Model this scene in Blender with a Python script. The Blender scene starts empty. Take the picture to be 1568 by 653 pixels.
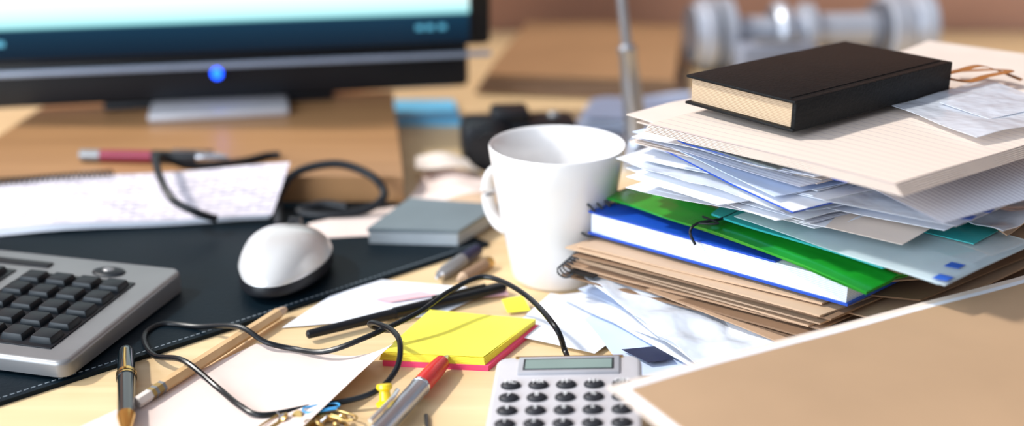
import bpy, bmesh, math, random
from mathutils import Vector, Matrix, noise
Z0 = 0.75   # desk top height
MM = 0.001

# ------------------------------------------------------------------ materials
def nodes_of(name):
    m = bpy.data.materials.new(name); m.use_nodes = True
    nt = m.node_tree; bs = nt.nodes["Principled BSDF"]
    return m, nt, bs
def mat(name, col, rough=0.5, metal=0.0, var=0.06, scale=30, coat=0.0, trans=0.0, alpha=1.0, emit=None, bump=0.0, spec=None, bscale=6, bdist=.002):
    m, nt, bs = nodes_of(name)
    tc = nt.nodes.new("ShaderNodeTexCoord")
    n = nt.nodes.new("ShaderNodeTexNoise"); n.inputs["Scale"].default_value = scale; n.inputs["Detail"].default_value = 4
    nt.links.new(tc.outputs["Object"], n.inputs["Vector"])
    r = nt.nodes.new("ShaderNodeValToRGB")
    r.color_ramp.elements[0].position = .3; r.color_ramp.elements[1].position = .7
    r.color_ramp.elements[0].color = [max(0, c*(1-var)) for c in col]+[1]
    r.color_ramp.elements[1].color = [min(1, c*(1+var)) for c in col]+[1]
    nt.links.new(n.outputs["Fac"], r.inputs["Fac"])
    nt.links.new(r.outputs["Color"], bs.inputs["Base Color"])
    bs.inputs["Roughness"].default_value = rough
    bs.inputs["Metallic"].default_value = metal
    bs.inputs["Coat Weight"].default_value = coat
    bs.inputs["Transmission Weight"].default_value = trans
    bs.inputs["Alpha"].default_value = alpha
    if spec is not None: bs.inputs["Specular IOR Level"].default_value = spec
    if emit:
        bs.inputs["Emission Color"].default_value = list(emit[0])+[1]; bs.inputs["Emission Strength"].default_value = emit[1]
    if bump > 0:
        b = nt.nodes.new("ShaderNodeBump"); b.inputs["Strength"].default_value = bump; b.inputs["Distance"].default_value = bdist
        n2 = nt.nodes.new("ShaderNodeTexNoise"); n2.inputs["Scale"].default_value = scale*bscale; nt.links.new(tc.outputs["Object"], n2.inputs["Vector"])
        nt.links.new(n2.outputs["Fac"], b.inputs["Height"]); nt.links.new(b.outputs["Normal"], bs.inputs["Normal"])
    return m
def wood(name, a, b, rough=.45, scale=(3, 40, 3), rot=0.0):
    m, nt, bs = nodes_of(name)
    tc = nt.nodes.new("ShaderNodeTexCoord"); mp = nt.nodes.new("ShaderNodeMapping")
    mp.inputs["Scale"].default_value = scale; mp.inputs["Rotation"].default_value = (0, 0, rot)
    n = nt.nodes.new("ShaderNodeTexNoise"); n.inputs["Scale"].default_value = 2; n.inputs["Detail"].default_value = 6; n.inputs["Distortion"].default_value = .6
    r = nt.nodes.new("ShaderNodeValToRGB"); r.color_ramp.elements[0].position = .3; r.color_ramp.elements[1].position = .7
    r.color_ramp.elements[0].color = list(a)+[1]; r.color_ramp.elements[1].color = list(b)+[1]
    nt.links.new(tc.outputs["Object"], mp.inputs["Vector"]); nt.links.new(mp.outputs["Vector"], n.inputs["Vector"])
    nt.links.new(n.outputs["Fac"], r.inputs["Fac"]); nt.links.new(r.outputs["Color"], bs.inputs["Base Color"])
    bs.inputs["Roughness"].default_value = rough
    return m
def striped(name, col, line, freq, width, axis="v", rough=.6, coord="UV"):
    """printed / ruled stripes along UV (or object) axis"""
    m, nt, bs = nodes_of(name)
    tc = nt.nodes.new("ShaderNodeTexCoord"); sp = nt.nodes.new("ShaderNodeSeparateXYZ")
    nt.links.new(tc.outputs[coord], sp.inputs[0])
    mu = nt.nodes.new("ShaderNodeMath"); mu.operation = "MULTIPLY"; mu.inputs[1].default_value = freq
    nt.links.new(sp.outputs[{"u": 0, "v": 1, "w": 2}[axis]], mu.inputs[0])
    fr = nt.nodes.new("ShaderNodeMath"); fr.operation = "FRACT"; nt.links.new(mu.outputs[0], fr.inputs[0])
    lt = nt.nodes.new("ShaderNodeMath"); lt.operation = "LESS_THAN"; lt.inputs[1].default_value = width; nt.links.new(fr.outputs[0], lt.inputs[0])
    mx = nt.nodes.new("ShaderNodeMix"); mx.data_type = "RGBA"
    mx.inputs["A"].default_value = list(col)+[1]; mx.inputs["B"].default_value = list(line)+[1]
    nt.links.new(lt.outputs[0], mx.inputs["Factor"]); nt.links.new(mx.outputs["Result"], bs.inputs["Base Color"])
    bs.inputs["Roughness"].default_value = rough
    return m
def printed(name, col, ink, su, sv):
    m, nt, bs = nodes_of(name)
    tc = nt.nodes.new("ShaderNodeTexCoord")
    br = nt.nodes.new("ShaderNodeTexBrick"); br.inputs["Scale"].default_value = 1
    mp = nt.nodes.new("ShaderNodeMapping"); mp.inputs["Scale"].default_value = (su, sv, 1)
    nt.links.new(tc.outputs["UV"], mp.inputs["Vector"]); nt.links.new(mp.outputs["Vector"], br.inputs["Vector"])
    br.inputs["Color1"].default_value = list(col)+[1]; br.inputs["Color2"].default_value = list(ink)+[1]; br.inputs["Mortar"].default_value = list(col)+[1]
    br.inputs["Mortar Size"].default_value = .06
    nt.links.new(br.outputs["Color"], bs.inputs["Base Color"]); bs.inputs["Roughness"].default_value = .6
    return m

M = dict(
 desk=wood("maple_desk", (.67, .47, .25), (.79, .59, .34), .42, (2, 30, 2), .15),
 riser=wood("riser_wood", (.34, .17, .07), (.46, .24, .105), .35, (2, 25, 2)),
 wall=mat("wall_paint", (.50, .27, .18), .8, scale=3),
 floor=mat("floor_carpet", (.22, .17, .13), .9, bump=.3),
 white=mat("white_paper", (.80, .83, .90), .6, var=.03), whiteb=mat("bluish_paper", (.58, .68, .88), .5, var=.05),
 whitep=mat("warm_paper", (.78, .67, .59), .6, var=.04), pinkp=mat("pink_cream_paper", (.80, .66, .60), .6, var=.04),
 clear=mat("glassine", (.82, .87, .96), .2, var=.05, alpha=.6, coat=.6, bump=.5, bscale=2, bdist=.004),
 frost=mat("frosted_plastic", (.76, .90, .96), .2, var=.05, alpha=.42, coat=.5),
 kraft=mat("kraft_paper", (.42, .27, .17), .7, var=.08), kraft2=mat("kraft_dark", (.22, .13, .075), .7, var=.1), kraftl=mat("kraft_light", (.55, .38, .25), .65, var=.05),
 kraftf=mat("kraft_folder", (.43, .28, .165), .6, var=.07, scale=10, bump=.15, bscale=2), bfolder=mat("brown_folder", (.36, .20, .095), .6, var=.06, scale=12),
 blue=mat("blue_cover", (.01, .07, .45), .35), bluesq=mat("blue_print", (.02, .10, .48), .5), navy=mat("navy_label", (.012, .016, .05), .4),
 green=mat("green_folder_plastic", (.010, .26, .018), .25, var=.35, scale=18, coat=.35), teal=mat("teal_folder_plastic", (.03, .42, .42), .3, alpha=.95, coat=.3),
 black=mat("black_plastic", (.008, .009, .012), .4, spec=.3), gloss=mat("gloss_black", (.004, .005, .007), .28, spec=.35),
 leather=mat("black_leather", (.005, .0055, .006), .5, var=.2, bump=.25, scale=80, spec=.2),
 mat_=mat("desk_mat_vinyl", (.0015, .007, .012), .5, bump=.12, scale=60, spec=.13), stitch=mat("mat_stitch", (.25, .30, .34), .6),
 silver=mat("silver_plastic", (.26, .26, .265), .36, .5), chrome=mat("chrome", (.66, .67, .70), .16, 1.0), steel=mat("brushed_steel", (.44, .46, .51), .28, .85),
 calc=mat("calculator_silver", (.56, .54, .56), .38, .2), lcd=mat("lcd", (.20, .27, .25), .15), key=mat("calculator_key", (.018, .018, .022), .45, spec=.3),
 kkey=mat("keyboard_key", (.005, .009, .013), .45, spec=.35),
 mouse=mat("mouse_shell", (.62, .61, .60), .28, .2, coat=.3), ceramic=mat("white_ceramic", (.83, .81, .80), .2, coat=.35, var=.01),
 yellow=mat("yellow_note", (.98, .84, .08), .6), pink=mat("pink_note", (.88, .07, .20), .6), ygreen=mat("lime_note", (.78, .78, .04), .6),
 pinkl=mat("light_pink_note", (.85, .50, .54), .6),
 red=mat("red_rubber", (.58, .012, .012), .4, coat=.2), crimson=mat("crimson_barrel", (.26, .008, .04), .35), gold=mat("gold", (.75, .48, .14), .22, 1.0), brass=mat("brass", (.55, .36, .13), .28, 1.0),
 pencil=wood("pencil_wood", (.60, .37, .17), (.70, .47, .24), .45, (40, 4, 40)), eraser=mat("eraser", (.72, .64, .58), .7), graphite=mat("graphite", (.03, .03, .03), .4),
 pinm=mat("yellow_pin", (1.0, .66, .01), .3, coat=.5), bluec=mat("blue_clip", (.05, .35, .70), .3), ribbon=mat("brown_ribbon", (.32, .12, .03), .5),
 grey=mat("slate_cover", (.16, .20, .22), .5), greyl=mat("grey_edge", (.46, .50, .52), .6), screenglare=mat("screen_glare_blue", (.14, .54, .85), .5),
 greenpen=mat("dark_lacquer", (.004, .010, .013), .15, coat=.6),
 pages=striped("book_pages", (.82, .88, .98), (.58, .68, .86), 900, .35, "w", .7, "Object"),
 gilt=striped("aged_page_edges", (.56, .42, .28), (.32, .21, .12), 1100, .4, "w", .6, "Object"),
 lined=striped("ruled_paper", (.77, .65, .56), (.52, .43, .42), 26, .08, "v"),
 layers=striped("paper_layers", (.78, .68, .58), (.36, .26, .18), 500, .4, "w", .7, "Object"),
 calend=printed("calendar_print", (.70, .64, .69), (.36, .32, .37), 7, 3),
 textp=striped("printed_paper", (.78, .80, .87), (.54, .55, .64), 34, .3, "v"),
)

# ------------------------------------------------------------------ builder
class B:
    def __init__(s):
        s.bm = bmesh.new(); s.uv = s.bm.loops.layers.uv.new("UVMap"); s.ms = []
    def mi(s, m):
        m = M[m] if isinstance(m, str) else m
        if m not in s.ms: s.ms.append(m)
        return s.ms.index(m)
    def face(s, vs, mi, uvs=None):
        try: f = s.bm.faces.new(vs)
        except ValueError: return None
        f.material_index = mi; f.smooth = True
        if uvs:
            for l, u in zip(f.loops, uvs): l[s.uv].uv = u
        return f
    def quad(s, c, m, n=10, th=.0003, amp=0, seed=0, freq=12, side=None, fn=None):
        """curved sheet with real thickness; c = four 3D corners in metres"""
        c = [Vector(p) for p in c]; k = s.mi(m); ks = s.mi(side) if side else k
        G = []; H = []
        for i in range(n+1):
            r = []; r2 = []
            for j in range(n+1):
                u, v = i/n, j/n
                p = c[0]*(1-u)*(1-v)+c[1]*u*(1-v)+c[2]*u*v+c[3]*(1-u)*v
                if amp: p = p+Vector((0, 0, amp*noise.noise(Vector((p.x*freq, p.y*freq, seed*3.7)))))
                if fn: p = fn(u, v, p)
                r.append(s.bm.verts.new(p)); r2.append(s.bm.verts.new(p-Vector((0, 0, th))))
            G.append(r); H.append(r2)
        for i in range(n):
            for j in range(n):
                q = [(i, j), (i+1, j), (i+1, j+1), (i, j+1)]; uv = [(a/n, b/n) for a, b in q]
                s.face([G[a][b] for a, b in q], k, uv)
                s.face([H[a][b] for a, b in reversed(q)], k, uv[::-1])
        for i in range(n):
            for A in ([(i, 0), (i+1, 0)], [(i+1, n), (i, n)], [(0, i+1), (0, i)], [(n, i), (n, i+1)]):
                (a, b), (d, e) = A
                f = s.face([G[a][b], H[a][b], H[d][e], G[d][e]], ks)
                if f: f.smooth = False
    def block(s, poly, z0, z1, top, side, fr=0):
        a = [s.bm.verts.new((x, y, z0)) for x, y in poly]; b = [s.bm.verts.new((x, y, z1)) for x, y in poly]
        k, ks = s.mi(top), s.mi(side); n = len(poly)
        for f in (s.face(b, k, [(0, 0), (1, 0), (1, 1), (0, 1)] if n == 4 else None), s.face(a[::-1], k)):
            if f: f.smooth = False
        for i in range(n):
            f = s.face([a[i], a[(i+1) % n], b[(i+1) % n], b[i]], ks)
            if f: f.smooth = False
    def box(s, c, size, m, rz=0, taper=1.0, bev=0, mtx=None, seg=2):
        k = s.mi(m); hx, hy, hz = [v/2 for v in size]
        R = Matrix.Rotation(rz, 3, "Z"); vs = []
        for z in (-1, 1):
            t = taper if z > 0 else 1
            for x, y in ((-1, -1), (1, -1), (1, 1), (-1, 1)):
                vs.append(s.bm.verts.new(Vector(c)+R @ Vector((x*hx*t, y*hy*t, z*hz))))
        fs = [s.face([vs[i] for i in q], k) for q in ((3, 2, 1, 0), (4, 5, 6, 7), (0, 1, 5, 4), (1, 2, 6, 5), (2, 3, 7, 6), (3, 0, 4, 7))]
        if bev:
            es = list({e for f in fs for e in f.edges})
            r = bmesh.ops.bevel(s.bm, geom=es, offset=bev, segments=seg, affect="EDGES", profile=.5)
            for f in r["faces"]: f.smooth = True; f.material_index = k
    def lathe(s, p0, p1, prof, seg=24, flat=1.0):
        """prof: list of (distance along axis, radius, material) """
        p0 = Vector(p0); d = (Vector(p1)-p0).normalized(); up = Vector((0, 0, 1))
        if abs(d.dot(up)) > .95: up = Vector((0, 1, 0))
        a = d.cross(up).normalized(); b = a.cross(d).normalized()
        rings = []
        for t, r, _ in prof:
            rings.append([s.bm.verts.new(p0+d*t+a*math.cos(2*math.pi*i/seg)*r+b*math.sin(2*math.pi*i/seg)*r*flat) for i in range(seg)])
        for q in range(len(prof)-1):
            k = s.mi(prof[q+1][2])
            for i in range(seg):
                j = (i+1) % seg
                s.face([rings[q][i], rings[q][j], rings[q+1][j], rings[q+1][i]], k)
        s.face(rings[0][::-1], s.mi(prof[0][2])); s.face(rings[-1], s.mi(prof[-1][2]))
    def tube(s, pts, r, m, sub=8, seg=10, flat=None):
        P = [Vector(p) for p in pts]; Q = []
        for i in range(len(P)-1):
            a = P[max(i-1, 0)]; b = P[i]; c = P[i+1]; d = P[min(i+2, len(P)-1)]
            for j in range(sub):
                t = j/sub
                Q.append(.5*((2*b)+(c-a)*t+(2*a-5*b+4*c-d)*t*t+(3*b-a-3*c+d)*t**3))
        Q.append(P[-1]); k = s.mi(m); rings = []; up = Vector((0, 0, 1))
        for i, p in enumerate(Q):
            T = (Q[min(i+1, len(Q)-1)]-Q[max(i-1, 0)]).normalized()
            a = T.cross(up)
            if a.length < .05: a = T.cross(Vector((0, 1, .2)))
            a.normalize(); b = a.cross(T).normalized()
            rx, ry = flat if flat else (r, r)
            rings.append([s.bm.verts.new(p+a*math.cos(2*math.pi*q/seg)*rx+b*math.sin(2*math.pi*q/seg)*ry) for q in range(seg)])
        for i in range(len(rings)-1):
            for q in range(seg):
                w = (q+1) % seg
                s.face([rings[i][q], rings[i][w], rings[i+1][w], rings[i+1][q]], k)
        s.face(rings[0][::-1], k); s.face(rings[-1], k)
    def ell(s, c, r, m, u=16, v=10):
        res = bmesh.ops.create_uvsphere(s.bm, u_segments=u, v_segments=v, radius=1)
        k = s.mi(m); fs = set()
        for x in res["verts"]:
            x.co = Vector((c[0]+x.co.x*r[0], c[1]+x.co.y*r[1], c[2]+x.co.z*r[2]))
            fs.update(x.link_faces)
        for f in fs: f.material_index = k; f.smooth = True
    def done(s, name, mtx=None, onDesk=True, angle=35):
        bmesh.ops.recalc_face_normals(s.bm, faces=s.bm.faces)
        if mtx is None:
            vs = s.bm.verts
            lo = Vector([min(v.co[i] for v in vs) for i in range(3)]); hi = Vector([max(v.co[i] for v in vs) for i in range(3)])
            o = Vector(((lo.x+hi.x)/2, (lo.y+hi.y)/2, lo.z))
            for v in vs: v.co -= o
            loc = Matrix.Translation(o)
        else: loc = mtx
        me = bpy.data.meshes.new(name); s.bm.to_mesh(me); s.bm.free()
        for m in s.ms: me.materials.append(m)
        me.set_sharp_from_angle(angle=math.radians(angle))
        ob = bpy.data.objects.new(name, me); bpy.context.scene.collection.objects.link(ob)
        ob.matrix_world = Matrix.Translation((0, 0, Z0 if onDesk else 0)) @ loc
        return ob
def mm(L, z=None):
    return [(p[0]*MM, p[1]*MM, (p[2] if len(p) > 2 else z)*MM) for p in L]
def m2(L): return [(p[0]*MM, p[1]*MM) for p in L]

# ------------------------------------------------------------------ room + desk
b = B(); b.box((0, 1.0, -.02), (6, 6, .04), "floor"); b.done("floor", onDesk=False)
b = B(); b.box((0, 1.70, 1.3), (6, .1, 2.6), "wall"); b.done("wall_back", onDesk=False)
b = B(); b.box((0, .925, -.0125), (2.2, 1.44, .025), "desk", bev=.003)
for x in (-1.04, 1.04):
    for y in (.27, 1.58): b.box((x, y, -.3875), (.05, .05, .725), "steel")
b.box((0, 1.6, -.06), (2.1, .02, .07), "desk")
b.done("desk")

# ------------------------------------------------------------------ desk mat
b = B(); b.block(m2([(-470, 434), (-17, 845), (-218, 1067), (-671, 656)]), 0.0002, .003, "mat_", "mat_")
e = Vector((453, 411)).normalized()
for i in range(150):
    p = Vector((-470, 434))+e*(6+i*4.0)+Vector((-e.y, e.x))*4
    b.box((p.x*MM, p.y*MM, .0031), (.0024, .0006, .0004), "stitch", rz=math.atan2(e.y, e.x))
b.done("desk_mat")

# ------------------------------------------------------------------ riser + monitor
b = B(); b.block(m2([(-465, 935), (-88, 935), (-122, 1215), (-455, 1215)]), .0035, .025, "riser", "riser"); b.done("monitor_riser")
b = B()
b.box((0, .012, .088+.17), (.532, .05, .36), "gloss", bev=.006)          # body
b.box((0, .015, .056), (.49, .035, .044), "black", bev=.006)                 # lower chin
b.box((0, -.0150, .0705), (.530, .006, .0050), mat("silver_trim", (.32, .37, .47), .35, .2), bev=.0015)           # silver trim strip
b.lathe((0, -.0155, .063), (0, -.03, .063), [(0, .0048, "black"), (.003, .0048, mat("led_blue", (.01, .05, .9), emit=((.005, .08, 1.0), 6)))])
scr, nt, bs = nodes_of("screen_display")
tc = nt.nodes.new("ShaderNodeTexCoord"); sp = nt.nodes.new("ShaderNodeSeparateXYZ"); nt.links.new(tc.outputs["UV"], sp.inputs[0])
cr = nt.nodes.new("ShaderNodeValToRGB"); E = cr.color_ramp.elements
E[0].position = 0; E[0].color = (.001, .010, .025, 1); E[1].position = .085; E[1].color = (.003, .035, .075, 1)
for p, c in ((.088, (.30, .80, .86, 1)), (.115, (.66, .94, .94, 1)), (.15, (.90, .99, .98, 1)), (1, (.92, .98, 1, 1))):
    x = E.new(p); x.color = c
nt.links.new(sp.outputs[1], cr.inputs["Fac"]); bs.inputs["Base Color"].default_value = (.005, .005, .005, 1); bs.inputs["Roughness"].default_value = .3
bs.inputs["Specular IOR Level"].default_value = .12
nt.links.new(cr.outputs["Color"], bs.inputs["Emission Color"]); bs.inputs["Emission Strength"].default_value = 1.15
k = b.mi(scr); vs = [b.bm.verts.new(p) for p in ((-.244, -.0134, .083), (.244, -.0134, .083), (.244, -.0134, .410), (-.244, -.0134, .410))]
b.face(vs, k, [(0, 0), (1, 0), (1, 1), (0, 1)])
icon = mat("taskbar_icon", (.1, .3, .4), emit=((.04, .34, .50), .6))
for x in (-.236, -.225, -.205, -.19, .195, .205, .217): b.box((x, -.0138, .0985), (.007, .0004, .005), icon)
b.box((0, .035, .075), (.15, .02, .10), "black", bev=.004)                    # neck
b.box((0, .0, .0290), (.13, .09, .0075), "calc", bev=.003)                 # foot plate
b.box((0, .055, .0290), (.22, .10, .0075), "black", bev=.003)
b.done("computer_monitor", Matrix.Translation((-.2835, 1.149, 0)) @ Matrix.Rotation(math.radians(11.5), 4, "Z"))

# red/silver pen on riser
def pen(name, p0, p1, prof):
    b = B(); b.lathe([v*MM for v in p0], [v*MM for v in p1], [(t*MM, r*MM, m) for t, r, m in prof]); return b
b = pen("", (-362, 976, 30.5), (-238, 968, 30.5), [(0, 3, "chrome"), (1, 5, "chrome"), (18, 5, "silver"), (18.1, 4.8, "crimson"), (62, 5, "crimson"), (62.1, 5.3, "black"), (100, 5.2, "black"), (100.1, 4, "chrome"), (120, 3.5, "chrome"), (127, .8, "chrome")])
b.box((-.265, .9695, .0365), (.035, .002, .0015), "chrome", rz=-.09); b.done("ballpoint_pen")

# ------------------------------------------------------------------ desk calendar (spiral)
b = B()
for i in range(5):
    z = i*1.1
    b.quad(mm([(-402-i, 855+i, 4.5+z), (-190+i, 892-i, 4.5+z), (-185+i*2, 926, 36+z), (-418, 926, 17+z)]), "calend" if i == 4 else "white", th=.0004, amp=.003, seed=4, freq=10)
for i in range(24):
    x = -418+i*4.2; z = 18+i*.35
    b.tube(mm([(x, 920, z+4), (x+.5, 924, z+8), (x+1, 929, z+5), (x+.6, 929, z-1), (x+.2, 924, z-4), (x, 920, z)]), .0009, "black", sub=3, seg=5)
b.done("desk_calendar")

# cables (background)
b = B(); b.tube(mm([(-196, 985, 28), (-208, 982, 28), (-226, 962, 29), (-262, 944, 31), (-280, 925, 46), (-275, 900, 42), (-257, 868, 30), (-238, 860, 22), (-224, 866, 14)]), .003, "black"); b.done("power_cable")
b = B(); b.tube(mm([(-178, 872, 6), (-182, 892, 9), (-184, 908, 18), (-172, 924, 32), (-140, 928, 38), (-112, 922, 30), (-101, 910, 18), (-115, 900, 9), (-145, 896, 6), (-168, 902, 7), (-150, 908, 11), (-130, 904, 10)]), .0034, "black"); b.done("power_cable")

# flat wrinkled papers
b = B()
for i, (q, m) in enumerate([([(-84, 925), (-14, 905), (0, 985), (-76, 1010)], "pinkp"), ([(-60, 915), (-10, 902), (8, 950), (-45, 965)], "kraftl"), ([(-82, 985), (-25, 990), (-40, 1030), (-85, 1030)], "whitep")]):
    b.quad(mm(q, 7+i*3), m, n=16, th=.0004, amp=.010, seed=i+1, freq=26)
b.quad(mm([(-150, 853), (-100, 858), (-84, 928), (-158, 884)], 4.0), "pinkp", n=10, th=.0004, amp=.0012, seed=1, freq=26)
b.done("wrinkled_paper")

# ------------------------------------------------------------------ keyboard
b = B()
def wedge(b, x0, x1, y0, y1, zt0, zt1, h0, h1, m, bev):
    k = b.mi(m)
    co = [(x0, y1, zt1-h1), (x1, y1, zt1-h1), (x1, y0, zt0-h0), (x0, y0, zt0-h0), (x0, y1, zt1), (x1, y1, zt1), (x1, y0, zt0), (x0, y0, zt0)]
    vs = [b.bm.verts.new(c) for c in co]
    fs = [b.face([vs[i] for i in q], k) for q in ((3, 2, 1, 0), (4, 5, 6, 7), (0, 1, 5, 4), (1, 2, 6, 5), (2, 3, 7, 6), (3, 0, 4, 7))]
    vert = [e for e in {e for f in fs for e in f.edges} if abs(e.verts[0].co.x-e.verts[1].co.x) < 1e-6 and abs(e.verts[0].co.y-e.verts[1].co.y) < .0005]
    bmesh.ops.bevel(b.bm, geom=vert, offset=bev*2.5, segments=5, affect="EDGES", profile=.5)
    top = [e for e in b.bm.edges if len(e.link_faces) == 2 and e.calc_face_angle(0) > .9 and min(v.co.z for v in e.verts) > min(zt1, zt0)-.0005]
    bmesh.ops.bevel(b.bm, geom=top, offset=bev, segments=3, affect="EDGES", profile=.5)
    for f in b.bm.faces: f.smooth = True; f.material_index = k
wedge(b, -.440, 0, 0, -.137, .0, .0, .015, .010, "silver", .003)
def kcap(cx, cy, w=.0155, h=.0155): b.box((cx, cy, .0020), (w, h, .0060), "kkey", taper=.80, bev=.0012, seg=2)
b.box((-.058, -.077, .0003), (.080, .094, .0012), "black", bev=.0005); b.box((-.138, -.077, .0003), (.062, .094, .0012), "black", bev=.0005); b.box((-.31, -.077, .0003), (.26, .094, .0012), "black", bev=.0005)
for r in range(5):
    y = -.0405-r*.0182
    for c in range(4): kcap(-.0275-c*.0195, y, .0165, .0150)
    for c in range(3):
        if r in (0, 1) or (r == 3 and c == 1) or r == 4: kcap(-.1185-c*.0192, y, .0165)
    if r == 4:
        for x, w in ((-.19, .024), (-.22, .024), (-.30, .11), (-.37, .024), (-.40, .024)): kcap(x, y, w)
    else:
        for c in range(13): kcap(-.19-c*.0192-(r % 2)*.004, y, .0165)
b.box((-.115, -.018, .0005), (.052, .007, .0016), "black", bev=.0005)
for x in (-.045, -.165, -.19, -.215): b.ell((x, -.018, .0002), (.012, .0075, .0022), "kkey")
b.ell((-.045, -.018, .0012), (.005, .0035, .002), "silver")
b.done("computer_keyboard", Matrix.Translation((-.221, .757, .0190)) @ Matrix.Rotation(math.radians(-14.5), 4, "Z") @ Matrix.Rotation(math.radians(1.6), 4, "X"))

# ------------------------------------------------------------------ mouse
b = B()
res = bmesh.ops.create_uvsphere(b.bm, u_segments=48, v_segments=40, radius=1)
kw, kd = b.mi("mouse"), b.mi("black")
for f in b.bm.faces: f.smooth = True; f.material_index = kd if f.calc_center_median().z < .27 else kw
for v in b.bm.verts:
    x, y, z = v.co
    w = .0315*(1+.12*y-.10*y*y)*(1 if z > .27 else .95); yy = .048*y
    hz = .031*(1-.16*max(0, y)-.12*max(0, -y))
    sx = math.copysign(abs(x)**.80, x)
    v.co = Vector((sx*w, yy, (z*hz if z > 0 else z*.005)+.0055))
b.tube([(0, .0475, .013), (0, .040, .0235), (0, .028, .0300), (0, .012, .0352)], .0005, "black", seg=6)
b.lathe((-.004, .028, .0290), (.004, .028, .0290), [(0, .005, "black"), (.008, .005, "black")])
b.done("computer_mouse", Matrix.Translation((-.157, .779, .0035)) @ Matrix.Rotation(math.radians(-8), 4, "Z"))

# ------------------------------------------------------------------ grey box, black camera, blue screen glare patch
b = B(); b.block(m2([(-106, 843), (-40, 838), (-10, 893), (-80, 910)]), .0032, .013, "grey", "greyl")
b.block(m2([(-107, 842), (-39, 837), (-9, 894), (-81, 911)]), .013, .0155, "grey", "grey"); b.done("note_box")
b = B(); b.box((.006, 1.060, .020), (.105, .045, .040), "black", rz=.1, bev=.008); b.box((-.002, 1.060, .044), (.035, .034, .012), "black", rz=.1, bev=.005)
b.lathe((-.014, 1.045, .0215), (-.020, .99, .0215), [(0, .021, "black"), (.02, .021, "black"), (.02, .019, "gloss"), (.035, .019, "black"), (.035, .015, "gloss")]); b.ell((.038, 1.065, .041), (.006, .006, .004), "silver"); b.done("compact_camera")
b = B(); b.block(m2([(-116, 1172), (-50, 1172), (-62, 1260), (-128, 1260)]), .0, .004, "screenglare", "screenglare"); b.done("screen_glare_patch")  # thin light-blue slab standing in for the monitor's glare on the desk

# ------------------------------------------------------------------ mug
b = B()
pr = [(.0, .020), (.0, .0280), (.003, .0302), (.02, .0330), (.05, .0385), (.08, .0432), (.0985, .0458), (.1, .0450), (.0985, .0428), (.08, .0400), (.05, .0350), (.02, .0298), (.007, .0265), (.006, .01)]
b.lathe((0, 0, 0), (0, 0, .1), [(t*.97, r*1.015, "ceramic") for t, r in pr], seg=64)
th = math.radians(141); dx, dy = math.cos(th), math.sin(th)
b.tube([(dx*r, dy*r, z) for r, z in ((.037, .066), (.050, .070), (.060, .060), (.060, .040), (.050, .027), (.033, .024))], .005, "ceramic", seg=14, flat=(.0062, .0038))
b.done("coffee_mug", Matrix.Translation((.0305, .7885, 0)), angle=60)

# pens behind mug
b = pen("", (-52, 772, 5.5), (-24, 826, 5.5), [(0, 1, "chrome"), (5, 3.5, "chrome"), (14, 5, "silver"), (36, 5, "silver"), (36.1, 5, "navy"), (58, 4.5, "navy")]); b.done("ballpoint_pen")
b = pen("", (-38, 768, 4.5), (-14, 806, 4.5), [(0, .5, "graphite"), (8, 4, "kraftl"), (36, 4, "kraft2"), (42, 4, "brass")]); b.done("pencil")
b = B(); b.quad(mm([(-30, 758), (-5, 762), (-2, 750), (-26, 744)], 2.5), "pinkl", n=4, amp=.002, seed=3); b.done("sticky_flag")

# ------------------------------------------------------------------ lamp
b = B()
b.lathe((.115, 1.069, 0), (.115, 1.069, 1), [(0, .045, "steel"), (.006, .045, "steel"), (.010, .040, "steel"), (.014, .012, "steel"), (.02, .010, "steel")], seg=40)
b.lathe((.115, 1.069, .01), (.095, 1.069, .154), [(0, .0105, "steel"), (.06, .0088, "steel"), (.086, .0075, "steel"), (.088, .0085, "steel"), (.093, .0085, "steel"), (.096, .0048, "steel"), (.30, .0042, "steel"), (.42, .004, "steel")])
b.lathe((.065, 1.075, .43), (.10, 1.15, .37), [(0, .01, "steel"), (.02, .022, "steel"), (.06, .05, "steel"), (.062, .047, "white"), (.02, .02, "white")], seg=36)
b.done("desk_lamp")

# ------------------------------------------------------------------ dumbbell + grey block
b = B()
P = [(0, .026), (.001, .034), (.012, .036), (.014, .042), (.026, .042), (.028, .033), (.033, .033), (.035, .042), (.048, .042), (.052, .020), (.098, .019), (.100, .030), (.106, .035), (.114, .035), (.118, .022), (.134, .022), (.137, .033), (.148, .033), (.152, .021), (.222, .021), (.226, .032), (.238, .034), (.240, .042), (.262, .042), (.266, .036), (.276, .042), (.292, .042), (.295, .035)]
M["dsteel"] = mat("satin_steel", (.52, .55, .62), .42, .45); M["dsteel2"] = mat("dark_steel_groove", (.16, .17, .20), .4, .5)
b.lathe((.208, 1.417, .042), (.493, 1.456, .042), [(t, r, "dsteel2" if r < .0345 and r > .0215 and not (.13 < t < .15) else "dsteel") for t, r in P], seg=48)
b.done("metal_dumbbell")
b = B(); b.box((.300, 1.365, .0215), (.088, .035, .043), mat("grey_block", (.24, .26, .32), .4), rz=.13, bev=.004); b.box((.300, 1.365, .0448), (.05, .02, .004), "silver", rz=.13, bev=.001); b.done("tape_dispenser")

# background folders + papers
b = B()
for i in range(4): b.quad(mm([(-40+i*4, 1296+i*5), (190-i*5, 1255+i*9), (215+i*3, 1600-i*5), (20, 1610)], 5+i*5), "bfolder" if i == 3 else "kraft2", n=6, th=.0035, amp=.003, seed=i)
b.done("folder_pile")
b = B()
for i in range(4): b.quad(mm([(58+i*3, 1135+i*4), (176-i*4, 1128+i*3), (188, 1240), (78+i*2, 1240-i*4)], 3+i*4), "whiteb" if i % 2 else "white", n=8, th=.0008, amp=.006, seed=i+9, freq=20)
b.done("paper_sheets")

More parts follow.
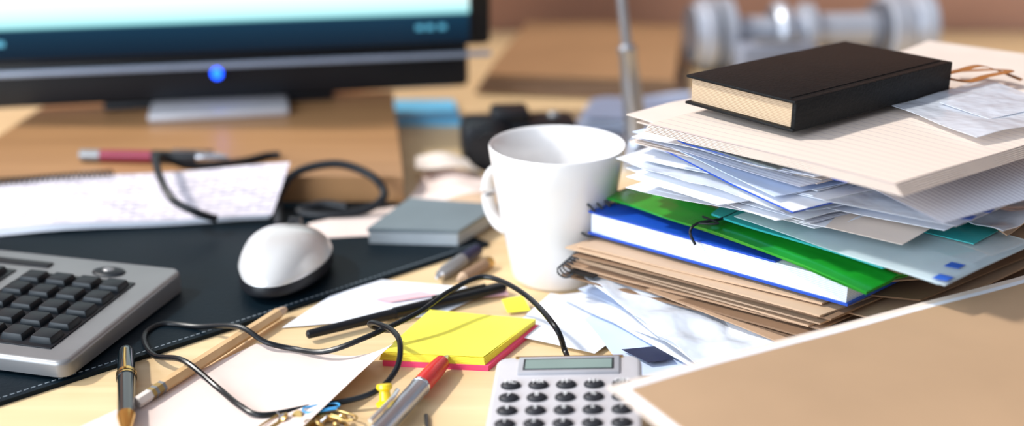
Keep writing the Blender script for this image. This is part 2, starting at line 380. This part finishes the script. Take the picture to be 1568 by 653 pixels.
# ------------------------------------------------------------------ THE BIG STACK
def pile(b, base, z0, z1, n, rot, sh, mats, seed, amp=.002, th=.0004, zj=0, freq=14, k=8):
    rd = random.Random(seed); c = Vector((sum(p[0] for p in base)/4, sum(p[1] for p in base)/4))
    for i in range(n):
        a = math.radians(rd.uniform(-rot, rot)); sx = 1+rd.uniform(-.06, .03); dx, dy = rd.uniform(-sh, sh), rd.uniform(-sh, sh); q = []
        z = z0+(z1-z0)*i/max(1, n-1)
        for p in base:
            v = Matrix.Rotation(a, 2) @ (Vector(p)-c)*sx+c+Vector((dx, dy))
            q.append((v.x, v.y, z+rd.uniform(-zj, zj)))
        b.quad(mm(q), rd.choice(mats), n=k, th=th, amp=amp, seed=seed+i*.35, freq=freq)

# loose papers under the stack
b = B()
b.quad(mm([(34, 752), (68, 634), (145, 636), (190, 700)], 3), "whiteb", amp=.003, seed=1, th=.0005)
b.quad(mm([(-4, 690), (50, 662), (90, 720), (26, 752)], 2), "white", amp=.002, seed=2)
b.quad(mm([(32, 738), (110, 632), (180, 680), (130, 780)], 7), "white", amp=.004, seed=3)
b.quad(mm([(44, 742), (132, 645), (195, 690), (130, 800)], 11), "whiteb", amp=.004, seed=4)
b.quad(mm([(30, 736), (92, 664), (150, 700), (120, 770)], 9), "white", amp=.004, seed=14)
b.quad(mm([(50, 738), (140, 650), (185, 680), (130, 780)], 15), "white", amp=.003, seed=6)
b.quad(mm([(66, 661), (90, 666), (95, 648), (80, 644)], 6), "navy", n=2)
b.quad(mm([(120, 790), (178, 655), (330, 755), (250, 860)], 19), "white", amp=.001, seed=7, th=.006, side="pages")
b.done("loose_papers")
# kraft folders / envelopes
KF = [(38, 737), (177, 636), (345, 765), (208, 865)]
b = B(); pile(b, KF, 22, 44, 12, 2.4, 3.5, ["kraft", "kraft2", "kraftl", "kraft", "kraft2"], 5, amp=.0015, th=.0011)
b.quad(mm([(185, 650, 27), (204, 630, 25), (352, 735, 30), (330, 765, 32)]), "kraft2", amp=.002, seed=3, th=.002)
b.quad(mm([(190, 655, 36), (222, 640, 33), (360, 740, 38), (330, 765, 40)]), "kraftl", amp=.002, seed=8, th=.001)
b.quad(mm([(200, 660, 44), (240, 655, 42), (365, 745, 44), (330, 775, 46)]), "kraft2", amp=.002, seed=9, th=.001)
b.quad(mm([(200, 660, 50), (252, 668, 50), (365, 755, 50), (330, 785, 50)]), "kraft", amp=.002, seed=10, th=.001)
b.quad(mm([(84, 700, 28), (160, 634, 22), (196, 640, 24), (120, 720, 29)]), "kraft", amp=.002, seed=12, th=.0008)
b.done("kraft_folders")
# crinkled translucent envelope sticking out from below the folders
b = B()
b.quad(mm([(46, 730, 27), (96, 733, 27), (176, 633, 19), (116, 604, 14)]), "clear", n=44, amp=.0045, seed=4, freq=48, th=.0005)
b.quad(mm([(52, 722, 23), (96, 722, 24), (164, 640, 17), (114, 614, 11)]), "white", n=24, amp=.003, seed=5, freq=30)
b.done("glassine_envelope")
# little coil bound notepad under
b = B()
for i in range(7):
    x, y, z = 36+i*1.9, 726+i*4.0, 29
    b.tube(mm([(x+2, y, z+4), (x-2, y+1.5, z+5), (x-6, y+3, z+2), (x-6, y+3, z-2), (x-2, y+1, z-4), (x+2, y, z-3)]), .0006, "black", sub=5, seg=6)
b.block(m2([(37, 729), (52, 719), (80, 760), (66, 770)]), .0275, .0285, "black", "black")
b.done("wire_bound_pad")
# blue notebook
NB = [(50, 750), (191, 634), (298, 730), (157, 848)]
def inset(q, d):
    c = Vector((sum(p[0] for p in q)/4, sum(p[1] for p in q)/4)); return [tuple(c+(Vector(p)-c)*(1-d)) for p in q]
b = B(); b.block(m2(NB), .0465, .0480, "blue", "blue"); b.block(m2(inset(NB, .018)), .0480, .0610, "white", "pages"); b.block(m2([(50, 751), (155, 664), (262, 762), (157, 848)]), .0610, .0622, "blue", "blue")
for i in range(14):
    t = i/20; x, y = 50+107*t, 750+98*t
    b.tube(mm([(x+4, y-2, 62.8), (x-2, y+2, 67), (x-9, y+7, 62), (x-9, y+7, 51), (x-2, y+2, 45), (x+4, y-2, 46)]), .0008, "black", sub=6, seg=6)
b.done("spiral_notebook")
# green folder with elastic
b = B()
def gf(u, v, p): return p+Vector((0, 0, .003*math.sin(u*math.pi)-.0035*max(0, u-.8)*5*.3+.0016*math.exp(-((v-.35)/.06)**2)))
GR = [(57, 768, 67.5), (194, 612, 66), (258, 668, 67), (140, 800, 69)]
b.quad(mm(GR), "green", n=30, th=.0012, amp=.0022, seed=2, freq=20, fn=gf)
b.quad(mm([(p[0]+1, p[1]+3, p[2]-2.2) for p in GR]), "green", n=24, th=.0008, amp=.0018, seed=2.2, freq=20, fn=gf)
b.tube(mm([(112, 693, 61), (109, 697, 68), (114, 700, 72.5), (130, 706, 73.5), (150, 727, 74)]), .0009, "black")
b.tube(mm([(114, 700, 72.5), (126, 697, 73.5), (118, 708, 74)]), .0007, "black")
b.done("green_folder")
# teal folder
b = B(); b.quad(mm([(124, 712, 75.5), (206, 626, 73.5), (270, 655, 74.5), (200, 830, 77.5)]), "teal", n=14, amp=.002, seed=3, th=.0012)
b.quad(mm([(210, 690, 79), (262, 644, 81), (320, 700, 82), (260, 750, 82)]), "teal", n=8, amp=.002, seed=5, th=.0006)
b.quad(mm([(240, 690, 76), (272, 640, 74), (340, 700, 76), (300, 750, 78)]), "kraft", n=8, amp=.003, seed=7, th=.0008)
b.quad(mm([(250, 690, 85), (285, 655, 84), (350, 710, 84), (310, 750, 86)]), "kraft", n=14, amp=.006, seed=17, freq=40, th=.0008)
b.quad(mm([(245, 690, 70), (262, 655, 62), (345, 715, 64), (310, 760, 72)]), "white", n=14, amp=.005, seed=19, freq=30, th=.0006)
b.quad(mm([(245, 690, 90), (276, 640, 90), (350, 700, 92), (310, 750, 92)]), "clear", n=20, amp=.005, seed=20, freq=40, th=.0006); b.done("teal_folder")
b = B()
AM = [(134, 690, 80), (228, 590, 78.5), (300, 650, 79.8), (210, 750, 83)]
b.quad(mm(AM), "frost", n=16, amp=.002, seed=6, th=.0006)
b.quad(mm([(165, 664, 78.2), (226, 594, 77), (256, 620, 77.5), (196, 686, 79)]), "frost", n=10, amp=.002, seed=6.0)
for (x, y) in ((227, 597), (239, 614)):
    b.quad(mm([(x-4, y-1, 80.5), (x+2.5, y-5, 80.5), (x+8, y, 80.5), (x+2, y+4.5, 80.5)]), "bluesq", n=2)
b.done("airmail_wallet")
# messy papers
b = B(); base = [(78, 742), (168, 654), (290, 722), (190, 850)]
pile(b, base, 87, 126, 32, 8, 8, ["white", "white", "whiteb", "textp", "white", "white", "whitep"], 11, amp=.0028, zj=1.4)
b.quad(mm([(71, 722, 90), (160, 658, 88), (240, 690, 91), (180, 800, 94)]), "white", amp=.003, seed=21)
b.quad(mm([(78, 733, 97), (166, 650, 92), (240, 690, 97), (180, 800, 99)]), "white", amp=.003, seed=22)
b.quad(mm([(74, 716, 104), (150, 650, 99), (240, 690, 103), (180, 800, 106)]), "clear", amp=.004, seed=32, n=24, freq=35)
b.quad(mm([(84, 738, 114), (156, 636, 103), (262, 690, 107), (190, 810, 114)]), "white", amp=.002, seed=23, side="blue", th=.001)
b.quad(mm([(92, 722, 117), (148, 648, 108), (262, 700, 112), (190, 810, 116)]), "whiteb", amp=.002, seed=23.1, th=.0005)
b.quad(mm([(70, 712, 99), (120, 668, 96), (220, 700, 100), (160, 790, 101)]), "white", amp=.002, seed=33)
b.quad(mm([(180, 665, 97), (240, 632, 94), (310, 690, 95), (260, 760, 98)]), "white", amp=.003, seed=25)
b.quad(mm([(190, 660, 100), (254, 640, 99), (330, 690, 100), (270, 760, 102)]), "whiteb", amp=.004, seed=35)
b.quad(mm([(175, 645, 106), (240, 616, 103), (340, 690, 106), (280, 760, 110)]), "clear", amp=.002, seed=26)
b.quad(mm([(200, 650, 114), (226, 598, 111), (330, 664, 112), (300, 740, 118)]), "textp", amp=.002, seed=27)
b.quad(mm([(178, 648, 90), (216, 628, 87), (240, 652, 89), (205, 690, 92)]), "whitep", amp=.002, seed=28)
b.quad(mm([(86, 738, 119), (190, 655, 115), (300, 720, 119), (190, 830, 121)]), "blue", amp=.002, seed=29, th=.001)
b.quad(mm([(88, 722, 122), (170, 650, 120), (300, 710, 121), (190, 820, 123)]), "white", amp=.002, seed=30, th=.0006)
for x, y in ((243, 617), (257, 628)):
    b.quad(mm([(x-3, y-2, 107.2), (x+3.5, y-4, 107.2), (x+8, y+1, 107.4), (x+2, y+4.5, 107.4)]), "bluesq", n=2)
b.done("paper_pile")
b = B(); b.quad(mm([(108, 686, 127), (148, 648, 124.5), (190, 680, 125), (150, 730, 127)]), "grey", amp=.001, seed=2, th=.0009)
b.tube(mm([(98, 700, 126.5), (104, 690, 126), (128, 668, 125), (150, 650, 124), (126, 670, 125.5), (104, 696, 127)]), .0005, "blue"); b.done("grey_leaflet")
# ruled pad
b = B()
def pdf(u, v, p): return p+Vector((0, 0, .001*math.sin(u*3)))
for i in range(7):
    o = i*.6
    b.quad(mm([(79+o*.8, 704-o*.4, 130+i*.85), (198-o, 583+o, 131+i*.85), (350-o, 700+o*.5, 130+i*.85), (232, 838-o, 131+i*.85)]), "lined" if i == 6 else "whitep", n=12, amp=.0008, seed=3, th=.0004, fn=pdf)
b.done("ruled_writing_pad")
# cream sheet at right + glassine envelope
b = B(); b.quad(mm([(215, 800, 139), (320, 925, 139), (440, 830, 137), (340, 690, 138)]), "whitep", n=8, amp=.001, seed=4, th=.0015)
b.quad(mm([(230, 790, 136), (300, 905, 136), (430, 790, 135), (340, 680, 135)]), "kraftl", n=8, th=.002); b.done("cream_folder")
b = B(); b.quad(mm([(232, 722, 141.8), (260, 655, 140.8), (345, 705, 141.2), (312, 785, 142.2)]), "clear", n=12, amp=.002, seed=8, freq=25)
b.quad(mm([(262, 725, 142.8), (280, 690, 141.8), (330, 720, 142), (310, 760, 142.8)]), "clear", n=6, amp=.001, seed=9); b.done("glassine_envelope")
# black book
b = B(); L, Wd, T = .157, .083, .0185
b.box((L/2, Wd/2, .0010), (L, Wd, .0018), "leather", bev=.0006)
b.box((L/2, Wd/2, T-.0010), (L, Wd, .0018), "leather", bev=.0006)
b.box((L/2+.001, .0018, T/2), (L-.001, .0036, T), "leather", bev=.0012, seg=3)
b.box((L/2, Wd/2+.001, T/2), (L-.007, Wd-.006, T-.0030), "gilt")
b.tube([(0.004, .0065, T+.00005), (L-.004, .0065, T+.00005)], .0005, "leather", sub=2, seg=6)
ang = math.atan2(.0985, .1215)
b.done("black_book", Matrix.Translation((.1585, .6625, .1410)) @ Matrix.Rotation(ang, 4, "Z"))
b = B(); b.tube(mm([(277, 770, 149), (290, 776, 150), (306, 782, 152), (322, 786, 147), (333, 778, 143.5)]), .001, "ribbon", flat=(.0032, .0003))
b.tube(mm([(277, 768, 148), (292, 764, 146), (308, 774, 147), (325, 780, 149), (318, 796, 146), (296, 800, 144)]), .001, "ribbon", flat=(.0032, .0003)); b.done("bookmark_ribbon")

# ------------------------------------------------------------------ foreground folder on pile
b = B()
e1 = Vector((.880, .476)); e2 = Vector((.476, -.880)); A = Vector((49, 509))
def FQ(o1, o2, l1, l2, z): 
    P0 = A+e1*o1+e2*o2; return mm([tuple(P0)+(z,), tuple(P0+e1*l1)+(z,), tuple(P0+e1*l1+e2*l2)+(z,), tuple(P0+e2*l2)+(z,)])
b.block([p[:2] for p in FQ(60, 6, 290, 200, 0)], 0, .040, "white", "layers")
for i, (o, c, m) in enumerate([(46, 44, "white"), (36, 47, "kraft"), (22, 50, "white"), (12, 54, "kraftl"), (9, 56, "whiteb")]):
    b.quad(FQ(o, 5, 320, 215, c), m, n=6, th=.001, amp=.001, seed=i)
b.quad(mm([(49, 513, 57.6), (352, 676, 57.6), (470, 445, 57.6), (158, 300, 57.6)]), "white", n=10, th=.0005, amp=.001, seed=12)
b.quad(FQ(-1, -7, 345, 225, 59.0), "whitep", n=10, th=.0005, amp=.001, seed=12)
b.quad(FQ(4, -2, 345, 225, 59.8), "white", n=10, th=.0005, amp=.0012, seed=12)
b.quad(FQ(6, 3, 345, 225, 60.9), "kraftf", n=16, th=.0009, amp=.0016, seed=12)
b.done("kraft_document_folder")

# ------------------------------------------------------------------ calculator
b = B()
wedge(b, 0, .081, 0, -.128, 0, 0, .019, .008, "calc", .0028)
b.box((.041, -.0115, .0006), (.056, .0165, .0022), mat("lcd_frame", (.42, .42, .45), .35, .3), bev=.0008)
b.box((.041, -.0115, .0014), (.050, .0110, .0012), "black", bev=.0003)
b.box((.041, -.0118, .0019), (.0475, .0090, .0006), "lcd")
b.box((.041, -.0024, .0004), (.060, .0016, .0008), "brass")
lab = [["MC", "MR", "M-", "M+", "OFF"], ["7", "8", "9", "%", "CE"], ["4", "5", "6", "x", "/"], ["1", "2", "3", "+", "-"], ["0", ".", "=", "+", "C"]]
for r in range(8):
    for c in range(5):
        b.ell((.0105+c*.0150, -.0300-r*.0118, .0006), (.0056, .0038, .0022), "key", 20, 10)
cm = Matrix.Translation((-.0085, .6175, .0230)) @ Matrix.Rotation(math.radians(-5), 4, "Z") @ Matrix.Rotation(math.radians(6), 4, "X") @ Matrix.Rotation(math.radians(-4), 4, "Y")
calc = b.done("calculator", cm)
tm = mat("key_legend", (.85, .85, .85), .5)
for r in range(5):
    for c in range(5):
        cu = bpy.data.curves.new("legend", "FONT"); cu.body = lab[r][c]; cu.size = .0046; cu.align_x = "CENTER"; cu.align_y = "CENTER"; cu.materials.append(tm)
        o = bpy.data.objects.new("key_legend_%d_%d" % (r, c), cu); bpy.context.scene.collection.objects.link(o); o.parent = calc; o.location = (.0105+c*.0150, -.0300-r*.0118, .00290)

# ------------------------------------------------------------------ sticky notes
b = B(); Q = [(-79, 652), (-16, 645), (15, 702), (-54, 715)]
b.block(m2([(p[0]+2, p[1]-1) for p in Q]), 0, .0034, "pink", "pink")
for i in range(5):
    b.quad(mm([(Q[0][0]+i*.3, Q[0][1]+i*.4, 4.2+i*.8), (Q[1][0]-i*.2, Q[1][1]+i*.3, 4.2+i*.8), (Q[2][0], Q[2][1]-i*.3, 4.2+i*.8), (Q[3][0]+i*.3, Q[3][1], 4.2+i*.8)]), "yellow", n=5, th=.0008, amp=.0004, seed=1)
b.quad(mm([(-77, 654, 8.2), (-17, 647, 8.2), (14, 701, 8.0), (-52, 713, 8.4)]), "yellow", n=8, amp=.0015, seed=4, th=.0003)
b.done("sticky_note_pad")
b = B(); b.quad(mm([(-7, 736, 4), (7, 738, 6), (12, 725, 3), (-3, 722, 2)]), "ygreen", n=6, amp=.003, seed=4, freq=40); b.done("sticky_note")

# white papers + black pen
b = B(); b.quad(mm([(-146, 702), (-106, 782), (-12, 760), (-48, 718)], 1.6), "white", n=10, amp=.0012, seed=2); b.quad(mm([(-92, 742), (-62, 755), (-50, 749), (-80, 737)], 3.2), "pinkl", n=3); b.done("note_paper")
b = pen("", (-127, 682, 5.5), (-4, 757, 6), [(0, 1.5, "black"), (1, 2.8, "black"), (60, 3.4, "black"), (60.2, 3.9, "gloss"), (138, 3.8, "gloss"), (143, 3, "gloss")]); b.box((-.035, .7385, .0105), (.04, .0018, .0012), "gloss", rz=.54); b.done("marker_pen")
# cream paper front
b = B()
def curl(u, v, p): return p+Vector((0, 0, .010*max(0, u-.6)**2*6*(.4+v)+.002*max(0, .25-u)))
b.quad(mm([(-256, 545), (-122, 545), (-70, 651), (-157, 678)], 1.4), "pinkp", n=18, amp=.0012, seed=3, fn=curl); b.done("cream_note_paper")

# main usb cable
b = B()
b.tube(mm([(34, 627, 12), (31, 643, 14), (25, 647, 28), (7, 690, 30), (-17, 716, 30), (-38, 702, 27), (-58, 678, 22), (-88, 658, 15), (-112, 656, 7), (-133, 666, 4), (-150, 669, 7), (-168, 680, 12.0), (-198, 695, 5), (-220, 701, 4), (-228, 690, 4), (-225, 674, 4), (-212, 652, 6), (-190, 634, 12), (-166, 613, 5.5), (-150, 594, 5), (-136, 585, 4), (-113, 593, 4), (-80, 600, 8), (-66, 614, 15), (-64, 630, 24), (-70, 647, 25), (-82, 664, 22), (-86, 670, 18), (-80, 672, 14), (-72, 664, 17)]), .0017, "gloss", sub=8, seg=10)
b.done("usb_cable")

# pencil
b = B(); b.lathe(mm([(-207, 596, 5.5)])[0], mm([(-146, 722, 5.5)])[0], [(0, .0030, "eraser"), (.001, .0034, "eraser"), (.010, .0035, "eraser"), (.0101, .0038, "silver"), (.013, .0036, "brass"), (.015, .0038, "silver"), (.019, .0036, "brass"), (.021, .0038, "silver"), (.0212, .0038, "pencil"), (.130, .0038, "pencil"), (.138, .0020, "kraftl"), (.1385, .0015, "graphite")], seg=6); b.done("pencil")
# fountain pen
b = pen("", (-231, 658, 6.5), (-205, 570, 6.5), [(0, 2.5, "greenpen"), (1, 4.4, "greenpen"), (5, 5.0, "greenpen"), (32, 5.3, "greenpen"), (32.1, 5.9, "gold"), (35, 5.9, "gold"), (35.1, 5.4, "greenpen"), (36, 5.4, "greenpen"), (36.1, 5.7, "gold"), (37.5, 5.7, "gold"), (37.6, 5.2, "greenpen"), (82, 4.8, "greenpen"), (82.1, 5.0, "gold"), (84, 4.8, "gold"), (92, 3.6, "gold"), (104, 1.2, "gold")]); b.tube(mm([(-229, 650, 12.2), (-225, 636, 12.6), (-221.5, 625, 12.2)]), .0009, "gold"); b.done("fountain_pen")
# red pen
b = pen("", (-38, 650, 7), (-86, 515, 8), [(0, .8, "graphite"), (2, 1.6, "steel"), (9, 4.0, "steel"), (9.2, 4.6, "red"), (20, 5.4, "red"), (40, 5.6, "red"), (40.2, 5.8, "chrome"), (42, 5.8, "chrome"), (42.2, 5.5, "steel"), (130, 5.3, "steel"), (140, 4, "steel")]); b.tube(mm([(-63, 597, 12.8), (-66, 582, 14.2), (-74, 560, 14.5)]), .0013, "chrome"); b.done("ballpoint_pen")
# push pin
b = B(); b.lathe(mm([(-70, 598, 2)])[0], mm([(-71, 603, 14)])[0], [(0, .0050, "pinm"), (.002, .0056, "pinm"), (.0035, .0034, "pinm"), (.0085, .0030, "pinm"), (.010, .0046, "pinm"), (.0122, .0044, "pinm"), (.0127, .0034, "pinm")]); b.tube(mm([(-70, 598, 2.2), (-66, 591, 1.5)]), .0005, "chrome"); b.done("push_pin")
# tacks and clips
b = B(); rd = random.Random(9)
for i in range(13):
    x, y = -108+rd.uniform(-17, 20), 577+rd.uniform(-14, 10); d = Vector((rd.uniform(-.7, .7), rd.uniform(-.7, .7), rd.choice((-1, 1))*rd.uniform(.5, 1))).normalized()
    p = Vector((x*MM, y*MM, .0045+rd.uniform(0, .002)))
    b.lathe(p, p+d, [(0, .0034, "brass"), (.0008, .0036, "brass"), (.0018, .0020, "brass"), (.0019, .0006, "steel"), (.006, .0002, "steel")], seg=14)
b.done("brass_thumbtacks")
def clip(x, y, a, m, z=5):
    b = B(); R = Matrix.Rotation(a, 2); b.tube([((R @ Vector(p)).x*MM+x*MM, (R @ Vector(p)).y*MM+y*MM, z*MM) for p in ((-6, -2), (6, -2), (9, 0), (6, 3), (-8, 3), (-11, .3), (-8, -3.5), (7, -3.5))], .0006, m, sub=6, seg=6); b.done("paper_clip")
clip(-103, 588, .3, "bluec", 7); clip(-92, 583, -.5, "brass"); clip(-128, 578, 1.0, "brass", 4)
b = B(); b.lathe(mm([(-47, 589, 1.5)])[0], mm([(-44, 560, 1.5)])[0], [(0, .0012, "graphite"), (.03, .0012, "graphite")]); b.done("pencil_lead")

# ------------------------------------------------------------------ lights, world, camera
w = bpy.data.worlds.new("World"); bpy.context.scene.world = w; w.use_nodes = True; nt = w.node_tree
bg = nt.nodes["Background"]; bg.inputs["Strength"].default_value = .80
tc = nt.nodes.new("ShaderNodeTexCoord"); sp = nt.nodes.new("ShaderNodeSeparateXYZ"); nt.links.new(tc.outputs["Generated"], sp.inputs[0])
cr = nt.nodes.new("ShaderNodeValToRGB"); cr.color_ramp.elements[0].position = .2; cr.color_ramp.elements[0].color = (.34, .34, .38, 1); cr.color_ramp.elements[1].position = .9; cr.color_ramp.elements[1].color = (.80, .93, 1.15, 1)
mr = nt.nodes.new("ShaderNodeMapRange"); mr.inputs["From Min"].default_value = 1; mr.inputs["From Max"].default_value = -1
nt.links.new(sp.outputs[0], mr.inputs["Value"]); nt.links.new(mr.outputs[0], cr.inputs["Fac"]); nt.links.new(cr.outputs["Color"], bg.inputs["Color"])
s = bpy.data.lights.new("sun", "SUN"); s.energy = 3.6; s.angle = math.radians(4); s.color = (1, .96, .90)
so = bpy.data.objects.new("sun", s); bpy.context.scene.collection.objects.link(so); so.rotation_euler = Vector((-.72, .02, .75)).to_track_quat("Z", "Y").to_euler(); so.location = (-2, 0, 3)
a = bpy.data.lights.new("fill_light", "AREA"); a.shape = "RECTANGLE"; a.size = 1.6; a.size_y = 1.2; a.energy = 56; a.color = (.80, .90, 1)  # added soft fill from the left front, no window modelled
ao = bpy.data.objects.new("fill_light", a); bpy.context.scene.collection.objects.link(ao); ao.location = (-1.5, -.7, 1.6); ao.rotation_euler = (Vector(ao.location)-Vector((.1, .8, .8))).to_track_quat("Z", "Y").to_euler()

c = bpy.data.cameras.new("camera"); co = bpy.data.objects.new("camera", c); bpy.context.scene.collection.objects.link(co)
c.lens = 42.84; c.sensor_width = 36; co.location = (0, 0, Z0+.334); co.rotation_euler = (math.radians(70), 0, 0); c.clip_start = .01
c.dof.use_dof = True; c.dof.focus_distance = .72; c.dof.aperture_fstop = 2.6
bpy.context.scene.camera = co
vs = bpy.context.scene.view_settings
try: vs.view_transform = "Standard"
except Exception: pass
